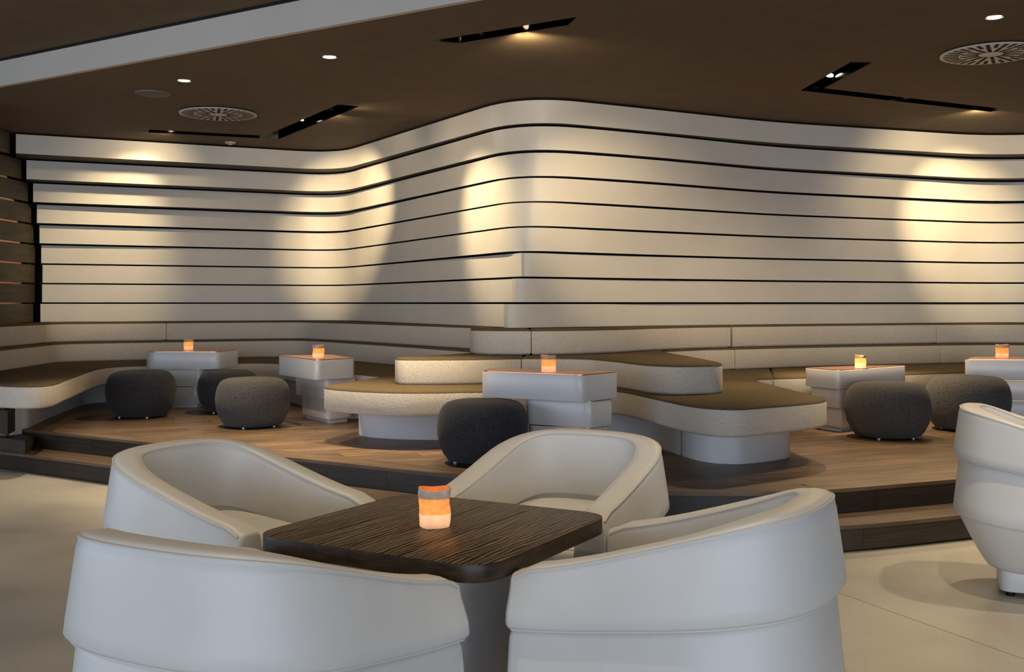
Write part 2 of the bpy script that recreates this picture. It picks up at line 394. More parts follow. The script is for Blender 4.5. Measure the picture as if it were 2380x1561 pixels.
# corner post shadowed between slats and bands
# low stack of oak blocks at the end of the bench, along the platform edge
stk = struct(empty('trim_1'), 'stack of oak blocks and copper strips at the bench end')
EN = Vector((-.215, .977))
def along(p, l, wd, z0, z1, m, nm, par):
    a = Vector(p); b = a-U*l
    return prism(nm, [tuple(a), tuple(a+EN*wd), tuple(b+EN*wd), tuple(b)], z0, z1, m, par, .003)
along((-3.735, 8.28), 1.6, .30, 0.0, .052, M['copper'], 'copper_strip', stk)
along((-3.735, 8.25), 1.6, .32, .055, .245, M['slat'], 'end_block', stk)
along((-3.985, 8.46), 1.3, .25, .247, .272, M['copper'], 'copper_strip', stk)
along((-3.93, 8.38), 1.3, .36, .274, .462, M['slat'], 'end_block', stk)
along((-3.985, 8.45), 1.3, .28, .464, .505, M['copper'], 'copper_strip', stk)
struct(box('wall_far_left', -7.7, -7.5, 6.2, 14, 0, CEIL+.6, M['slat']))
# side walls out of the picture that close the room
struct(box('wall_right', 9, 9.2, -4, 14, 0, CEIL+.6, M['fascia']))

# ---- platform and step
edge = roundpath([(-5.6, 9.766), (.962, 5.546), (6.5, 7.9)], [1.1], 14)
edge = [p for p in edge]
R1 = Vector((.92, .39)).normalized(); RN = Vector((-R1.y, R1.x))
platform = struct(empty('platform'), 'raised oak platform under the lounge seating')
def off_line(path, d):
    P = [Vector(p) for p in path]; r = []
    for i, p in enumerate(P):
        t = (P[min(i+1, len(P)-1)]-P[max(i-1, 0)]).normalized(); n = Vector((t.y, -t.x)); r.append(tuple(p+n*d))
    return r
back = [(6.5, 13), (-5.6, 13)]
prism('platform_core', off_line(edge, -.03)+back, 0, PLAT-.02, M['dark'], platform)
inner = ccw(off_line(edge, -.20)+back)
def clip_to(q, conv):
    for i in range(len(conv)):
        a, b = Vector(conv[i]), Vector(conv[(i+1) % len(conv)]); e = b-a
        if e.length < 1e-6: continue
        q = clip(q, a, Vector((-e.y, e.x)))
        if len(q) < 3: return []
    return q
# planks run parallel to the right-hand edge
org = Vector((.96, 5.55)); row = -18
while row < 40:
    y0 = row*.19; off = random.uniform(0, 2.0); x = -9-off
    while x < 9:
        L = random.choice([1.6, 1.9, 2.2]); a = org+R1*x+RN*y0
        q = [tuple(a), tuple(a+R1*L), tuple(a+R1*L+RN*.19), tuple(a+RN*.19)]
        q = clip_to(ccw(q), inner)
        if len(q) >= 3:
            ar = abs(sum(q[i][0]*q[(i+1) % len(q)][1]-q[(i+1) % len(q)][0]*q[i][1] for i in range(len(q))))/2
            c = sum((Vector(t) for t in q), Vector((0, 0)))/len(q)
            if ar > .004 and c.y < 12 and -5 < c.x < 5.6:
                loc = [tuple(Matrix.Rotation(-math.atan2(R1.y, R1.x), 2) @ (Vector(t)-c)) for t in offset(ccw(q), .0012)]
                o = prism('plank', loc, -.02, 0, M['plank'], platform)
                o.location = (c.x, c.y, PLAT); o.rotation_euler = (0, 0, math.atan2(R1.y, R1.x))
        x += L
    row += 1
def edge_boards(path, d_out, d_in, z0, z1, m, nm, ln, thick_label=None):
    """boards that follow the edge; cut every ln metres"""
    P = [Vector(p) for p in path]
    fine = [P[0]]
    for i in range(len(P)-1):
        n = max(1, int((P[i+1]-P[i]).length/.08))
        for k in range(1, n+1): fine.append(P[i].lerp(P[i+1], k/n))
    acc = 0; cur = [fine[0]]; L = ln*random.uniform(.5, 1)
    segs = []
    for i in range(1, len(fine)):
        acc += (fine[i]-fine[i-1]).length; cur.append(fine[i])
        if acc >= L: segs.append(cur); cur = [fine[i]]; acc = 0; L = ln*random.uniform(.85, 1.1)
    if len(cur) > 1: segs.append(cur)
    for s in segs:
        c = s[len(s)//2]; t = (s[-1]-s[0]).normalized(); an = math.atan2(t.y, t.x)
        # neighbours for clean ends
        oi = off_line([tuple(p) for p in s], d_out); ii = off_line([tuple(p) for p in s], d_in)
        q = ccw([tuple(p) for p in oi]+[tuple(p) for p in ii[::-1]])
        rm = Matrix.Rotation(-an, 2)
        loc = [tuple(rm @ (Vector(p)-c)) for p in offset(q, .0008)]
        o = prism(nm, loc, z0, z1, m, platform); o.location = (c.x, c.y, 0); o.rotation_euler = (0, 0, an)
vis = [p for p in edge if -5.7 < p[0] < 6.6]
edge_boards(vis, 0, -.20, PLAT-.02, PLAT, M['plank'], 'border_board', 1.9)
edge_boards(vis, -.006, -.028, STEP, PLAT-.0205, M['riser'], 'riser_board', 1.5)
st = off_line(vis, .28)
edge_boards(st, 0, -.30, STEP-.02, STEP, M['tread'], 'tread_board', 1.8)
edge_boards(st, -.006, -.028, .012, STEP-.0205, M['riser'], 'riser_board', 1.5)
prism('step_core', off_line(vis, .25)+off_line(vis, -.02)[::-1], 0, STEP-.021, M['dark'], platform)

# ================================================================== BUILT-IN SEATING
ZS, ZM, ZT = .69, .888, 1.092     # seat, lower back row, upper back row
SB = .52                           # underside of the seat cushions
def cushion(par, name, front, back, z0, z1, smooth=True, label=None):
    fr = spline(front, .06) if smooth else list(front)
    p = offset(ccw(fr+list(back)), .003)
    prof = [(.016, z0), (.004, z0+.008), (0, z0+.02), (0, z1-.022), (.005, z1-.008), (.014, z1-.001), (.022, z1)]
    o = rings(name, [[(*q, z) for q in offset(p, d)] for d, z in prof], M['beige'], par, sharp=50)
    rings('cushion_top', [[(*q, z) for q in offset(p, d)] for d, z in [(.0015, z1-.012), (.0035, z1-.004), (.012, z1+.002), (.022, z1+.004)]], M['browntop'], o, sharp=50)
    return o
def curve_slice(pts, a, b):
    return pts[a:b+1]
# --- left bench
bl = tag(empty('corner_banquette', (-3.5, 10.5, PLAT)), 'beige L-shaped corner bench along the dark slatted wall, brown seat tops', 'sofa')
def rel(o): o.location = -Vector(o.parent.location); return o
T1L = [(-4.7, 8.45), (-4.2, 8.2), (-3.86, 8.03), (-3.62, 7.93), (-3.49, 7.96), (-3.46, 8.12), (-3.54, 8.5), (-3.65, 9.0), (-3.80, 9.7)]
T1La = [(-3.80, 9.7), (-3.87, 10.15), (-3.80, 10.42), (-3.55, 10.62), (-3.1, 10.87), (-2.8, 11.02), (-2.55, 11.05), (-2.35, 10.92), (-2.1, 10.5), (-1.37, 9.36), (-1.09, 8.98)]
rel(cushion(bl, 'seat_cushion', T1L, [(-5.05, 9.9), (-5.05, 8.6)], SB, ZS))
rel(cushion(bl, 'seat_cushion', T1La, [(-.35, 9.4), (-2.1, 12.5), (-5.0, 11.45), (-5.05, 9.9)], SB, ZS))
# lower and upper back rows
L2 = [(-4.50, 8.5), (-4.52, 9.3), (-4.58, 10.2), (-4.62, 10.75)]
L2b = [(-4.62, 10.75), (-4.6, 10.98), (-4.4, 11.2), (-3.95, 11.45), (-3.2, 11.83), (-2.7, 12.05), (-2.38, 12.08), (-2.1, 11.8), (-1.6, 11.1)]
L2c = [(-1.6, 11.1), (-.8, 9.95), (-.45, 9.4), (-.3, 9.15)]
rel(cushion(bl, 'back_cushion', L2, [(-5.05, 10.95), (-5.05, 8.7)], ZS+.002, ZM))
rel(cushion(bl, 'back_cushion', L2b, [(-1.25, 11.25), (-2.1, 12.72), (-4.98, 11.45), (-5.05, 10.95)], ZS+.002, ZM))
rel(cushion(bl, 'back_cushion', L2c, [(-.15, 9.2), (-1.25, 11.25)], ZS+.002, ZM))
L3 = [(-4.62, 8.5), (-4.64, 9.3), (-4.70, 10.3), (-4.72, 10.88)]
L3b = [(-4.72, 10.88), (-4.70, 11.1), (-4.5, 11.3), (-4.1, 11.5), (-3.75, 11.67)]
L3c = [(-3.75, 11.67), (-3.2, 11.94), (-2.7, 12.16), (-2.4, 12.18), (-2.15, 11.95), (-1.62, 11.3)]
L3d = [(-1.62, 11.3), (-.8, 10.1), (-.4, 9.5), (-.2, 9.2)]
rel(cushion(bl, 'back_cushion', L3, [(-5.05, 11.1), (-5.05, 8.7)], ZM+.006, ZT))
rel(cushion(bl, 'back_cushion', L3b, [(-3.9, 11.95), (-4.98, 11.45), (-5.05, 11.1)], ZM+.006, ZT))
rel(cushion(bl, 'back_cushion', L3c, [(-1.35, 11.4), (-2.1, 12.72), (-3.9, 11.95)], ZM+.006, ZT))
rel(cushion(bl, 'back_cushion', L3d, [(-.05, 9.25), (-1.35, 11.4)], ZM+.006, ZT))
PL = spline([(-4.9, 8.55), (-4.2, 8.62), (-3.97, 8.72), (-4.0, 9.0), (-4.1, 9.5), (-4.28, 10.6), (-4.3, 10.9), (-4.15, 11.12), (-3.6, 11.35), (-2.9, 11.5), (-2.5, 11.4), (-1.9, 10.3), (-1.45, 9.5)], .08)
rel(prism('plinth', PL+[(-.6, 9.7), (-2.1, 12.5), (-4.95, 11.4)], PLAT, SB+.004, M['plinth'], bl))
rel(prism('plinth', [(-4.9, 8.5), (-4.15, 8.50), (-3.99, 8.60), (-3.965, 8.705), (-4.9, 8.70)], 0.0, SB+.003, M['plinth'], bl))
# --- stepped island round the wall's corner
bi = tag(empty('stepped_bench', (.3, 8, PLAT)), 'three-tier beige stepped bench with brown tops wrapping the wall corner', 'sofa')
T1i = [(-1.06, 8.95), (-1.20, 8.47), (-1.35, 8.02), (-1.37, 7.83), (-1.24, 7.66), (-1.0, 7.49), (-.72, 7.40), (-.22, 7.48), (.3, 7.6), (.58, 7.62)]
T1j = [(.58, 7.62), (.74, 7.5), (.86, 7.15), (.97, 6.72), (1.06, 6.44), (1.16, 6.28), (1.3, 6.23), (1.47, 6.33)]
T1k = [(1.47, 6.33), (1.76, 6.54), (1.93, 6.70), (2.01, 6.86), (2.01, 7.05), (1.98, 7.4), (1.95, 7.9), (1.93, 8.4), (1.93, 8.62)]
rel(cushion(bi, 'seat_cushion', T1i, [(.3, 8.85), (-.3, 9.35)], SB, ZS))
rel(cushion(bi, 'seat_cushion', T1j+T1k[1:-1]+[(1.94, 8.58), (2.03, 8.72), (2.13, 8.77)], [(2.4, 9.98), (.9, 9.3), (.3, 8.85)], SB, ZS))
T2i = [(-.28, 9.0), (-.5, 8.6), (-.8, 8.25), (-.885, 8.1), (-.84, 7.99), (-.7, 7.96), (-.4, 7.98), (.07, 8.13)]
T2j = [(.07, 8.13), (.33, 8.14), (.55, 8.06), (.70, 7.80), (.82, 7.48), (.93, 7.22), (1.07, 7.11), (1.25, 7.14), (1.38, 7.2), (1.44, 7.34), (1.42, 7.8), (1.36, 8.4), (1.25, 9.15)]
rel(cushion(bi, 'tier_cushion', T2i, [(.12, 8.8), (-.1, 9.1)], ZS+.004, ZM))
rel(cushion(bi, 'tier_cushion', T2j, [(1.5, 9.65), (.9, 9.25), (.12, 8.8)], ZS+.004, ZM))
T3i = [(-.2, 9.15), (-.33, 8.95), (-.34, 8.72), (-.29, 8.54), (-.18, 8.45), (0, 8.42), (.15, 8.41)]
T3j = [(.15, 8.41), (.35, 8.45), (.6, 8.58), (.9, 8.83), (1.14, 9.13), (1.5, 9.48), (2.0, 9.82)]
rel(cushion(bi, 'tier_cushion', T3i, [(.14, 8.72), (-.05, 9.0)], ZM+.006, ZT))
rel(cushion(bi, 'tier_cushion', T3j, [(1.9, 10.0), (.95, 9.35), (.14, 8.72)], ZM+.006, ZT))
PI_ = spline([(-.9, 9.2), (-1.12, 8.75), (-1.2, 8.42), (-1.12, 8.22), (-.9, 8.08), (-.55, 8.02), (.1, 8.1), (.6, 8.14), (.86, 8.0), (1.02, 7.6), (1.13, 7.2)], .07)
rel(prism('plinth', PI_+[(1.2, 8.4), (.3, 8.9)], PLAT, SB+.004, M['plinth'], bi))
PJ = spline([(1.135, 7.19), (1.2, 6.98), (1.3, 6.84), (1.42, 6.81), (1.71, 6.98), (1.84, 7.13), (1.87, 7.3), (1.84, 7.7), (1.8, 8.4), (1.85, 9.2)], .07)
pj = rel(prism('plinth_end', PJ+[(1.3, 9.2), (1.2, 8.42)], PLAT, SB+.003, M['plinth'], bi))
# perforated grille in the plinth
vs, fs = [], []
a = Vector((1.005, 7.63)); b = Vector((1.075, 7.38)); t = (b-a); nrm = Vector((-.96, -.27))
for i in range(16):
    for j in range(4):
        c = a.lerp(b, i/15); z = .455-.028*j; q = len(vs); tt = t.normalized()
        for k in range(6):
            an = k*PI/3; p = c+tt*.0055*math.cos(an)+nrm*.014; vs.append((p.x, p.y, z+.0055*math.sin(an)))
        fs.append(tuple(range(q, q+6)))
g = rel(mesh('grille_holes', vs, fs, M['grille'], bi)); g['kind'] = 'stuff'
# --- right bench
br = tag(empty('long_banquette', (3.5, 9.8, PLAT)), 'beige bench with two back-cushion rows on the right behind the two low tables', 'sofa')
T1r = [(2.13, 8.77), (2.5, 8.93), (3.46, 9.32), (4.1, 9.6), (4.9, 9.9), (5.6, 10.0)]
rel(cushion(br, 'seat_cushion', T1r, [(5.6, 11.0), (4.6, 11.05), (2.4, 9.98)], SB, ZS))
R2 = [(1.26, 9.17), (1.45, 9.42), (1.7, 9.63), (2.03, 9.79)]
R2b = [(2.03, 9.79), (2.9, 10.22), (3.6, 10.5), (4.28, 10.74)]
R2c = [(4.28, 10.74), (4.7, 10.84), (5.1, 10.8), (5.7, 10.6)]
rel(cushion(br, 'back_cushion', R2, [(1.95, 9.98), (1.5, 9.68)], ZS+.002, ZM))
rel(cushion(br, 'back_cushion', R2b, [(4.2, 11.0), (1.95, 9.98)], ZS+.002, ZM))
rel(cushion(br, 'back_cushion', R2c, [(5.8, 10.9), (4.9, 11.2), (4.2, 11.0)], ZS+.002, ZM))
R3b = [(2.02, 9.84), (2.9, 10.28), (3.6, 10.57), (4.27, 10.82)]
R3c = [(4.27, 10.82), (4.7, 10.93), (5.1, 10.9), (5.7, 10.7)]
rel(cushion(br, 'back_cushion', R3b, [(4.18, 11.05), (1.92, 10.02)], ZM+.006, ZT))
rel(cushion(br, 'back_cushion', R3c, [(5.8, 11.0), (4.9, 11.25), (4.18, 11.05)], ZM+.006, ZT))
rel(prism('plinth', spline([(1.9, 9.25), (2.6, 9.5), (3.4, 9.8), (4.2, 10.1), (5.6, 10.4)], .2)+[(5.6, 10.9), (4.5, 10.95), (2.0, 9.7)], PLAT, SB+.004, M['plinth'], br))

# ================================================================== LOW WHITE TABLES
def low_table(label, quad, tierh, shifts, base=.035, group='white tiered low tables'):
    q = ccw(quad); c = sum((Vector(p) for p in q), Vector((0, 0)))/4
    t = tag(empty('tiered_low_table', (c.x, c.y, PLAT)), label, 'table', group)
    rl = lambda pts: [(p[0]-c.x, p[1]-c.y) for p in pts]
    for i in range(3):                      # bottom to top
        sc, dx, dy = shifts[i]
        qq = [(x*sc+dx, y*sc+dy) for x, y in rl(q)]
        rp = roundpoly(qq, .06)
        if i == 0:
            prism('plinth', offset(ccw(rp), .03), 0, base+.001, M['plinth'], t)
        zz = base+i*tierh
        prism('tier', rp, zz+.003, zz+tierh-.003, M['white'], t, .004)
        if i < 2:
            prism('copper_edge', offset(ccw(rp), .006), zz+tierh-.004, zz+tierh+.0005, M['copper'], t)
    rp = roundpoly(rl(q), .06)
    prism('copper_top', offset(ccw(rp), .008), base+3*tierh-.003, base+3*tierh+.003, M['copper'], t)
    return t, (c.x, c.y, PLAT+base+3*tierh+.003)
TZ = .171
tables = []
tables.append(low_table('wide white tiered low table with copper top behind the dark poufs at left', [(-3.60, 10.56), (-3.5, 10.40), (-2.84, 10.40), (-2.76, 10.90)], TZ, [(.60, -.07, .0), (.68, -.06, .0), (1, 0, 0)]))
tables.append(low_table('narrow white tiered low table between grey pouf and stepped bench', [(-2.10, 9.62), (-1.62, 8.90), (-1.34, 9.22), (-1.64, 9.84)], TZ, [(.66, .08, .0), (.80, .07, .02), (1, 0, 0)]))
tables.append(low_table('white tiered low table at the centre, beside the step of the bench', [(-.203, 7.06), (.434, 6.67), (.703, 6.99), (-.15, 7.38)], TZ, [(.60, .145, -.05), (.64, .145, -.05), (1, 0, 0)], .06))
tables.append(low_table('lower white tiered table right of the stepped bench, behind a grey pouf', [(2.38, 8.80), (2.56, 8.43), (3.36, 9.14), (2.98, 9.08)], .152, [(.78, -.02, -.04), (.86, -.02, -.03), (1, 0, 0)]))
tables.append(low_table('white tiered low table cut off by the right edge of the picture', [(3.79, 9.02), (4.6, 8.86), (4.85, 9.34), (4.05, 9.45)], TZ, [(.72, .02, -.04), (.86, .0, -.03), (1, 0, 0)]))

# ================================================================== POUFS
def pouf_mesh():
    prof = [(.0, .012), (.19, .012), (.222, .022), (.250, .06), (.276, .12), (.289, .185), (.291, .235), (.285, .29), (.273, .335), (.254, .368), (.226, .390), (.188, .401), (.12, .406), (.0, .408)]
    loops = []; n = 40
    for r, z in prof:
        r = max(r, .0005); l = []
        for k in range(n):
            a = 2*PI*k/n; q = (abs(math.cos(a))**2.35+abs(math.sin(a))**2.35)**(-1/2.35)
            l.append((r*q*math.cos(a), r*q*math.sin(a), z))
        loops.append(l)
    return loops
PM = {}
def pouf(label, x, y, key, s=1.0, rz=0):
    t = tag(empty('pouf', (x, y, PLAT), rz), label, 'pouf', 'felt poufs on the platform')
    t.scale = (s, s, s)
    if not PM:
        o = rings('pouf_body', pouf_mesh(), M['felt'], t, sharp=70); PM['body'] = o.data
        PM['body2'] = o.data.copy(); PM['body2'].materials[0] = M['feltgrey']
        bpy.data.objects.remove(o)
        o = lathe('foot', [(.016, 0), (.016, .016)], M['chrome'], t, 10); PM['foot'] = o.data; bpy.data.objects.remove(o)
        o = tube('seam', [(.2925*1.0*math.cos(.0)*r, 0, z) for r, z in [(.78, .05), (.93, .12), (.99, .18), (1.0, .22), (.98, .285), (.92, .335), (.83, .372), (.70, .394)]], .0018, M['felt'], t); PM['seam'] = o.data; bpy.data.objects.remove(o)
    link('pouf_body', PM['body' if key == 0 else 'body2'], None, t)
    for k in range(4):
        f = link('foot', PM['foot'], None, t); a = k*PI/2+.6; f.location = (.185*math.cos(a), .185*math.sin(a), 0)
    for k in range(2):
        f = link('seam', PM['seam'], None, t); f.rotation_euler = (0, 0, -1.7+k*PI)
pouf('charcoal felt pouf at far left, in front of the wide white table', px(328, 9.68), 9.68, 0, 1.02)
pouf('charcoal felt pouf half hidden behind the greyer pouf at left', px(531, 10.10), 10.10, 0, .96, .4)
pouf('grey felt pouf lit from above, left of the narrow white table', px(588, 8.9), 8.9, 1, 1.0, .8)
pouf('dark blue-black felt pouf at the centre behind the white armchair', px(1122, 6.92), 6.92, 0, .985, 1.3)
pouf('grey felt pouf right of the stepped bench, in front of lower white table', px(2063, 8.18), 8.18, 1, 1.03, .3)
pouf('grey felt pouf at the right, partly hidden by the armchair back', px(2249, 8.68), 8.68, 1, 1.07, 2.1)

# ================================================================== TUB ARMCHAIRS
W_, LB, YT, YC = .350, .335, .35, -.01
def upath(n_arm=8, n_back=28):
    P = [(W_, YT-(YT-YC)*i/n_arm) for i in range(n_arm)]
    for i in range(n_back+1):
        a = PI*i/n_back; c, s = math.cos(a), math.sin(a); e = 2/2.6
        P.append((W_*math.copysign(abs(c)**e, c), YC-LB*abs(s)**e))
    P += [(-W_, YC+(YT-YC)*(i+1)/n_arm) for i in range(n_arm)]
    return P
UP = upath()
def unrm(i):
    t = (Vector(UP[min(i+1, len(UP)-1)])-Vector(UP[max(i-1, 0)])).normalized(); n = Vector((t.y, -t.x)) 
    # inward
    return n if n.dot(Vector((0, -.02))-Vector(UP[i])) > 0 else -n
def sm(x): x = min(1, max(0, x)); return x*x*(3-2*x)
def fr(y): return min(1, max(0, (YT-y)/(YT-YC+LB)))
def zrim(y): return .660+.170*(.55*fr(y)+.45*sm(fr(y)*1.04))-.014*max(0, (y-(YT-.04))/.04)**2
def zb1(y): return .515+.09*(.6*fr(y)+.4*sm(fr(y)))
def zb2(y): return .285+.065*fr(y)
def band(name, par, section, extra=.012):
    loops = []; n = len(UP)
    def sec(i, dy=0, f=1.0):
        x, y = UP[i]; nr = unrm(i); pts = section(y)
        co = sum(p[0] for p in pts)/len(pts); cz = sum(p[1] for p in pts)/len(pts)
        l = []
        for o, z in pts:
            o2 = co+(o-co)*f; z2 = cz+(z-cz)*(1-(1-f)*.55)
            l.append((x+nr.x*o2, y+nr.y*o2+dy, z2))
        return l
    for f, dy in [(.70, .016), (.90, .012), (.97, .006)]: loops.append(sec(0, dy, f))
    for i in range(n): loops.append(sec(i))
    for f, dy in [(.97, .006), (.90, .012), (.70, .016)]: loops.append(sec(n-1, dy, f))
    return rings(name, loops, M['leather'], par, sharp=55)
def make_chair():
    t = empty('tub_armchair')
    band('upper_band', t, lambda y: [(.026, zb1(y)-.002), (.004, zb1(y)+.002), (-.004, zb1(y)+.012), (-.001, zb1(y)+.04), (.020, zrim(y)-.035), (.026, zrim(y)-.012), (.034, zrim(y)-.003), (.048, zrim(y)), (.085, zrim(y)+.001), (.102, zrim(y)-.003), (.111, zrim(y)-.012), (.116, zrim(y)-.03), (.128, zb1(y)+.03), (.13, zb1(y)-.002)])
    band('middle_band', t, lambda y: [(.026, zb2(y)-.003), (.006, zb2(y)+.002), (-.004, zb2(y)+.016), (.002, zb2(y)+.06), (.020, zb1(y)-.02), (.026, zb1(y)-.007), (.040, zb1(y)-.003), (.125, zb1(y)-.003), (.132, zb2(y)-.003)])
    # piping
    n = len(UP)
    def line(o, zf, r, nm):
        tube(nm, [(UP[i][0]+unrm(i).x*o, UP[i][1]+unrm(i).y*o, zf(UP[i][1])) for i in range(n)], r, M['pipe'], t, 5)
    line(.0265, lambda y: zrim(y)-.010, .0038, 'piping')
    line(.1105, lambda y: zrim(y)-.010, .0026, 'inner_piping')
    line(.010, lambda y: zb1(y)-.0005, .0036, 'piping')
    line(.010, lambda y: zb2(y)-.001, .0036, 'piping')
    # seat
    inn = [(UP[i][0]+unrm(i).x*.133, UP[i][1]+unrm(i).y*.133) for i in range(n)]
    inn[0] = (inn[0][0], YT-.02); inn[-1] = (inn[-1][0], YT-.02)
    front = [(-.12, YT+.005), (0, YT+.012), (.12, YT+.005)]
    p = ccw(inn+front)
    prof = [(.012, .40), (0, .415), (0, .555), (.004, .568), (.016, .578), (.035, .582)]
    rings('seat_cushion', [[(*q, z-.10*(q[1]+.1)) for q in offset(p, d)] for d, z in prof], M['leather'], t, sharp=60)
    prism('seat_base', offset(p, .004), .20, .40, M['leather'], t, .006)
    tube('seat_piping', [(q[0], q[1], .5735-.10*(q[1]+.1)) for q in offset(p, .012)][:n], .003, M['pipe'], t, 5)
    # lower shell
    out = ccw([(UP[i][0], UP[i][1]) for i in range(n)]+[(-.17, YT+.004), (0, YT+.008), (.17, YT+.004)])
    ins = [(1, 0, .945), (.9, 0, .93), (.6, 0, .83), (.3, 0, .72), (.12, 0, .645), (.04, 0, .60), (0, 0, .55)]
    loops = []
    for f, _, s in ins:
        loops.append([(x*s, (y+.0)*s, .112+(zb2(y)-.001-.112)*f) for x, y in out])
    rings('lower_shell', list(reversed(loops)), M['leather'], t, sharp=50)
    ped = roundpoly([(-.16, -.16), (.16, -.16), (.16, .16), (-.16, .16)], .06)
    prism('pedestal', ped, .022, .114, M['leather'], t, .004)
    for sx in (-1, 1):
        for sy in (-1, 1):
            o = lathe('glide', [(.018, 0), (.02, .004), (.016, .024)], M['black'], t, 12); o.location = (sx*.115, sy*.115, 0)
    return t
chair0 = make_chair()
TC = Vector((-.205, 3.02)); u = Vector((.872, -.49)); v = Vector((.49, .872))
def place_chair(o, c, face, label, twist=0):
    o.location = (c[0], c[1], 0); o.rotation_euler = (0, 0, math.atan2(face[1], face[0])-PI/2+twist)
    tag(o, label, 'armchair', 'cream leather tub armchairs')
copies = [chair0]+[copy_tree(chair0) for _ in range(4)]
place_chair(copies[0], TC-v*.745-u*.012, v, 'cream leather tub armchair at lower left, seen from its back')
place_chair(copies[1], TC+u*.737+v*.065, -u, 'cream leather tub armchair at lower right, seen from its side')
place_chair(copies[2], TC-u*.86+v*.065, u, 'cream leather tub armchair at the far left corner of wooden table')
place_chair(copies[3], TC+v*.80-u*.02, -v, 'cream leather tub armchair behind the wooden table, facing the camera')
place_chair(copies[4], (2.37, 4.86), (.93, -.36), 'cream leather tub armchair standing alone at the right edge')

# ================================================================== WOODEN TABLE
tt = tag(empty('wooden_table', (TC.x, TC.y, 0), math.atan2(u.y, u.x)), 'square dark smoked-oak table with rounded corners among the armchairs', 'table')
hs = .368
sq = roundpoly([(-hs, -hs), (hs, -hs), (hs, hs), (-hs, hs)], .105, 8)
cuts = [-hs-.01, -.2, .02, .075+.05, .25, hs+.01]
cuts = [-hs-.01, -.20, -.03, .125, hs+.01]
for i in range(len(cuts)-1):
    q = clip(clip(ccw(sq), (cuts[i], 0), (1, 0)), (cuts[i+1], 0), (-1, 0))
    c = sum((Vector(p) for p in q), Vector((0, 0)))/len(q)
    o = prism('board', [(p[0], p[1]) for p in offset(ccw(q), .0003)], .635, .68, M['darkwood'], tt, .0012)
    o.data.materials.append(M['endgrain'])
    for pf in o.data.polygons:
        if abs(pf.normal.z) < .4: pf.material_index = 1
prism('column', roundpoly([(-.19, -.19), (.19, -.19), (.19, .19), (-.19, .19)], .05), .02, .625, M['column'], tt, .004)
prism('top_bracket', roundpoly([(-.26, -.26), (.26, -.26), (.26, .26), (-.26, .26)], .03), .624, .636, M['black'], tt)
prism('base_plate', roundpoly([(-.24, -.24), (.24, -.24), (.24, .24), (-.24, .24)], .05), 0, .02, M['column'], tt, .003)

# ================================================================== PAPER-BAG CANDLES
BAG = {}
def bag_loops(zs, seed, rb=.047):
    rnd = random.Random(seed); n = 20; ph = [rnd.uniform(0, 6.28) for _ in range(6)]; L = []
    for z, s in zs:
        l = []
        for k in range(n):
            a = 2*PI*k/n; q = (abs(math.cos(a))**3.2+abs(math.sin(a))**3.2)**(-1/3.2)
            r = rb*s*q*(1+.035*math.sin(3*a+ph[0]+z*40)+.03*math.sin(5*a+ph[1]-z*60)+.02*math.sin(7*a+ph[2]+z*90))
            l.append((r*math.cos(a), r*math.sin(a), z+(.004*math.sin(2*a+ph[3]) if z > .12 else 0)))
        L.append(l)
    return L
def candle(label, loc, rz, seed, s=1.0, power=.35):
    t = tag(empty('candle_bag', loc, rz), label, 'candle', 'paper bag candles'); t.scale = (s*.93, s*.93, s*.79)
    k = seed % 3
    if k not in BAG:
        a = rings('w', bag_loops([(.0006, .86), (.003, .96), (.02, 1.0), (.045, .98), (.0505, .985)], k), M['paperw'], t, cap1=False, sharp=60)
        b = rings('b', bag_loops([(.0505, .985), (.07, 1.0), (.09, .97), (.115, .98), (.14, 1.0)], k), M['paper'], t, False, False, sharp=60)
        c = rings('c', bag_loops([(.107, 1.035), (.12, 1.05), (.1395, 1.03), (.14, 1.0)], k), M['cuff'], t, False, False, sharp=60)
        BAG[k] = [x.data for x in (a, b, c)]
        for x in (a, b, c): bpy.data.objects.remove(x)
    if 'wax' not in BAG:
        a = lathe('x', [(.019, .0), (.019, .022)], M['wax'], t, 16); BAG['wax'] = a.data; bpy.data.objects.remove(a)
        a = lathe('x', [(.001, .024), (.004, .030), (.0045, .036), (.002, .046), (.0003, .052)], M['flame'], t, 8); BAG['flame'] = a.data; bpy.data.objects.remove(a)
    for nm, d in zip(('white_paper_base', 'paper_bag', 'folded_cuff'), BAG[k]): link(nm, d, None, t)
    tw = link('tea_light', BAG['wax'], None, t); tw.location = (0, 0, .002)
    link('flame', BAG['flame'], None, tw)
    l = bpy.data.lights.new('candle_flame_light', 'POINT'); l.energy = power; l.color = (1, .58, .24); l.shadow_soft_size = .012
    lo = bpy.data.objects.new('candle_flame_light', l); COL.objects.link(lo); lo.parent = t; lo.location = (0, 0, .088)
cands = [(px(438, 10.68), 10.68, tables[0][1][2], 'glowing paper-bag candle on the wide white table at far left', .95),
         (px(740, 9.15), 9.15, tables[1][1][2], 'glowing paper-bag candle on the narrow white table', .95),
         (px(1275, 6.9), 6.9, tables[2][1][2], 'glowing paper-bag candle on the central white table', .93),
         (px(2000, 8.72), 8.72, tables[3][1][2], 'brightest paper-bag candle, on the lower white table at right', .9),
         (px(2329, 9.15), 9.15, tables[4][1][2], 'glowing paper-bag candle on the white table at right edge', 1.0)]
for i, (x, y, z, lb, s) in enumerate(cands): candle(lb, (x, y, z+.0005), .5+i*.7, i, s*1.06, .22 if i == 3 else .09)
candle('large glowing paper-bag candle on the dark wooden table', (px(1010, 2.985), 2.985, .6806), .15, 1, .97, .075)

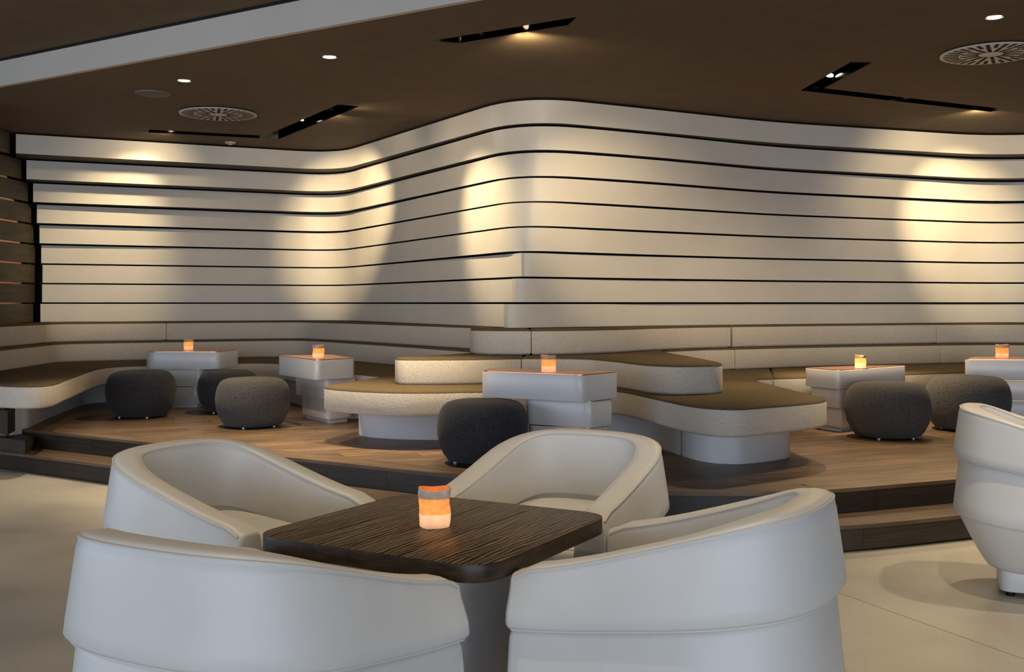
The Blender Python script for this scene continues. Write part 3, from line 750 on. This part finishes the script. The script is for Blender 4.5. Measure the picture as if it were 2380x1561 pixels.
# ================================================================== CEILING FITTINGS
def ceil_light(label, x, y):
    t = tag(empty('downlight', (x, y, CEIL)), label, 'light', 'small round downlights')
    lathe('trim_ring', [(.05, -.004), (.05, 0), (.04, 0), (.04, -.004)], M['fascia'], t, 28, cap0=False, cap1=False)
    o = lathe('lens', [(.0005, -.0015), (.041, -.0015), (.041, 0)], M['lens'], t, 28)
    s = spot('downlight_beam', (x, y, CEIL-.02), (x+.05, y, 0), 1, WARM2, 70, .9, .035); return s
d1 = ceil_light('small lit downlight above the round grey speaker, leftmost one', px(428, 8.12), 8.12); d1.data.energy = 230
d2 = ceil_light('small lit downlight left of centre near the pale fascia', px(766, 7.34), 7.34); d2.data.energy = 260
d3 = ceil_light('small lit downlight at top right above the round grille', px(2311, 6.32), 6.32); d3.data.energy = 210
def diffuser(label, x, y, R):
    t = tag(empty('air_diffuser', (x, y, CEIL), .3), label, 'vent', 'round ceiling air diffusers')
    lathe('collar', [(R*.97, 0), (R*.97, -.012)], M['dark'], t, 48, cap0=False, cap1=False)
    lathe('plate', [(R*.96, -.008), (R, -.010), (R, -.015), (R*.985, -.017)], M['grille'], t, 56)
    n = 24; d = None
    def slot(a0, r0, r1, wd):
        return mesh('slot', [(r0, -wd/2, -.0165), (r1, -wd/2, -.0165), (r1, wd/2, -.0165), (r0, wd/2, -.0165), (r0, -wd/2, -.0182), (r1, -wd/2, -.0182), (r1, wd/2, -.0182), (r0, wd/2, -.0182)],
                    [(0, 1, 2, 3), (7, 6, 5, 4), (0, 4, 5, 1), (1, 5, 6, 2), (2, 6, 7, 3), (3, 7, 4, 0)], M['dark'], t)
    A_ = slot(0, R*.24, R*.60, R*.075); B_ = slot(0, R*.63, R*.93, R*.075)
    for k in range(1, 32):
        o = link('slot', B_.data, None, t); o.rotation_euler = (0, 0, 2*PI*k/32)
    for k in range(1, 16):
        o = link('slot', A_.data, None, t); o.rotation_euler = (0, 0, 2*PI*k/16)
    lathe('hub', [(.008, -.017), (.008, -.021)], M['grille'], t, 10)
diffuser('round slotted air diffuser in the ceiling at left', px(507, 9.5), 9.5, .335)
diffuser('round slotted air diffuser in the ceiling at the right edge', px(2303, 7.2), 7.2, .32)
t = tag(empty('ceiling_speaker', (px(356, 8.62), 8.62, CEIL)), 'flat round grey speaker flush in the ceiling at left', 'speaker')
lathe('rim', [(.125, 0), (.125, -.009), (.14, -.009), (.142, 0)], M['spk'], t, 40, cap0=False, cap1=False); lathe('speaker_mesh', [(.126, -.001), (.126, -.006), (.06, -.009), (.0005, -.010)], M['spk'], t, 40, cap0=False)
t = tag(empty('smoke_detector', (px(535, 11.23), 11.23, CEIL)), 'small pale round smoke detector near the cream top band', 'detector')
lathe('detector_body', [(.055, 0), (.055, -.012), (.04, -.022), (.0005, -.024)], M['fascia'], t, 28)
lathe('sensor_cap', [(.018, -.023), (.014, -.030), (.0005, -.031)], M['grille'], t, 16)
# recessed light troughs
def trough(label, poly, lamps):
    c = sum((Vector(p) for p in poly), Vector((0, 0)))/len(poly)
    t = tag(empty('light_trough', (c.x, c.y, CEIL)), label, 'light', 'recessed angular light troughs')
    p = [(q[0]-c.x, q[1]-c.y) for q in poly]; n = len(p); hgt = .16
    vs = [(*q, 0) for q in p]+[(*q, hgt) for q in p]
    fs = [(i, (i+1) % n, n+(i+1) % n, n+i) for i in range(n)]+[tuple(range(n, 2*n))]
    mesh('housing', vs, fs, M['mirror'], t)
    for (x, y, tx, ty, tz, pw, ang) in lamps:
        z = .055; d = Vector((tx-x, ty-y, tz-(CEIL+z))).normalized()
        lo = Vector((x-c.x, y-c.y, z)); q = d.to_track_quat('-Z', 'Y').to_euler()
        b = lathe('lamp_head', [(.02, .10), (.034, .085), (.036, 0), (.031, 0), (.031, .01)], M['black'], t, 18); b.location = lo; b.rotation_euler = q
        l = lathe('lens', [(.0005, .008), (.030, .008), (.030, .012)], M['lens'], b, 18)
        spot('trough_spot', Vector((x, y, CEIL-.03)), (tx, ty, tz), pw*1.45, WARM, ang, 1.0, .04)
        spot('trough_fill', Vector((x, y, CEIL-.03)), (tx, ty, tz), (48 if x > 0 else 16), WARM, 130, 1.0, .04)  # extra wide fill added beside each spot to lift the warm wall ambient
trough('L-shaped recessed light trough at left, in front of the cream wall', troughs[0],
       [(-3.35, 10.58, -4.35, 11.5, 1.95, 68, 62), (-1.62, 9.53, -1.78, 12.25, 2.15, 330, 38), (-1.48, 9.28, -.22, 9.28, 2.0, 118, 48), (-2.0, 10.18, -2.6, 9.3, .3, 60, 60)])
trough('straight recessed light slot at the top centre', troughs[1],
       [(.05, 6.66, .95, 9.3, 1.9, 150, 40), (-.25, 6.85, -.9, 7.7, .5, 160, 50)])
trough('V-shaped recessed light trough at right', troughs[2],
       [(2.5, 8.54, 2.9, 8.9, .75, 220, 44), (4.05, 9.3, 4.57, 11.1, 2.0, 170, 48), (2.42, 8.2, 1.6, 7.2, .4, 70, 55), (3.4, 8.98, 3.4, 8.6, .3, 60, 60)])
# downlights over the front tables, outside the picture
for x, y, p in [(-1.2, 3.9, 45), (-.75, 2.35, 34), (.55, 2.75, 34), (.9, 3.6, 40), (2.9, 4.6, 90), (1.9, 3.9, 70), (-3.0, 6.6, 90)]:
    spot('front_downlight_beam', (x, y, CEIL-.03 if y+.633*x > 5.82 else CEIL+.15), (x, y, 0), p, WARM2, 80, .8, .035)
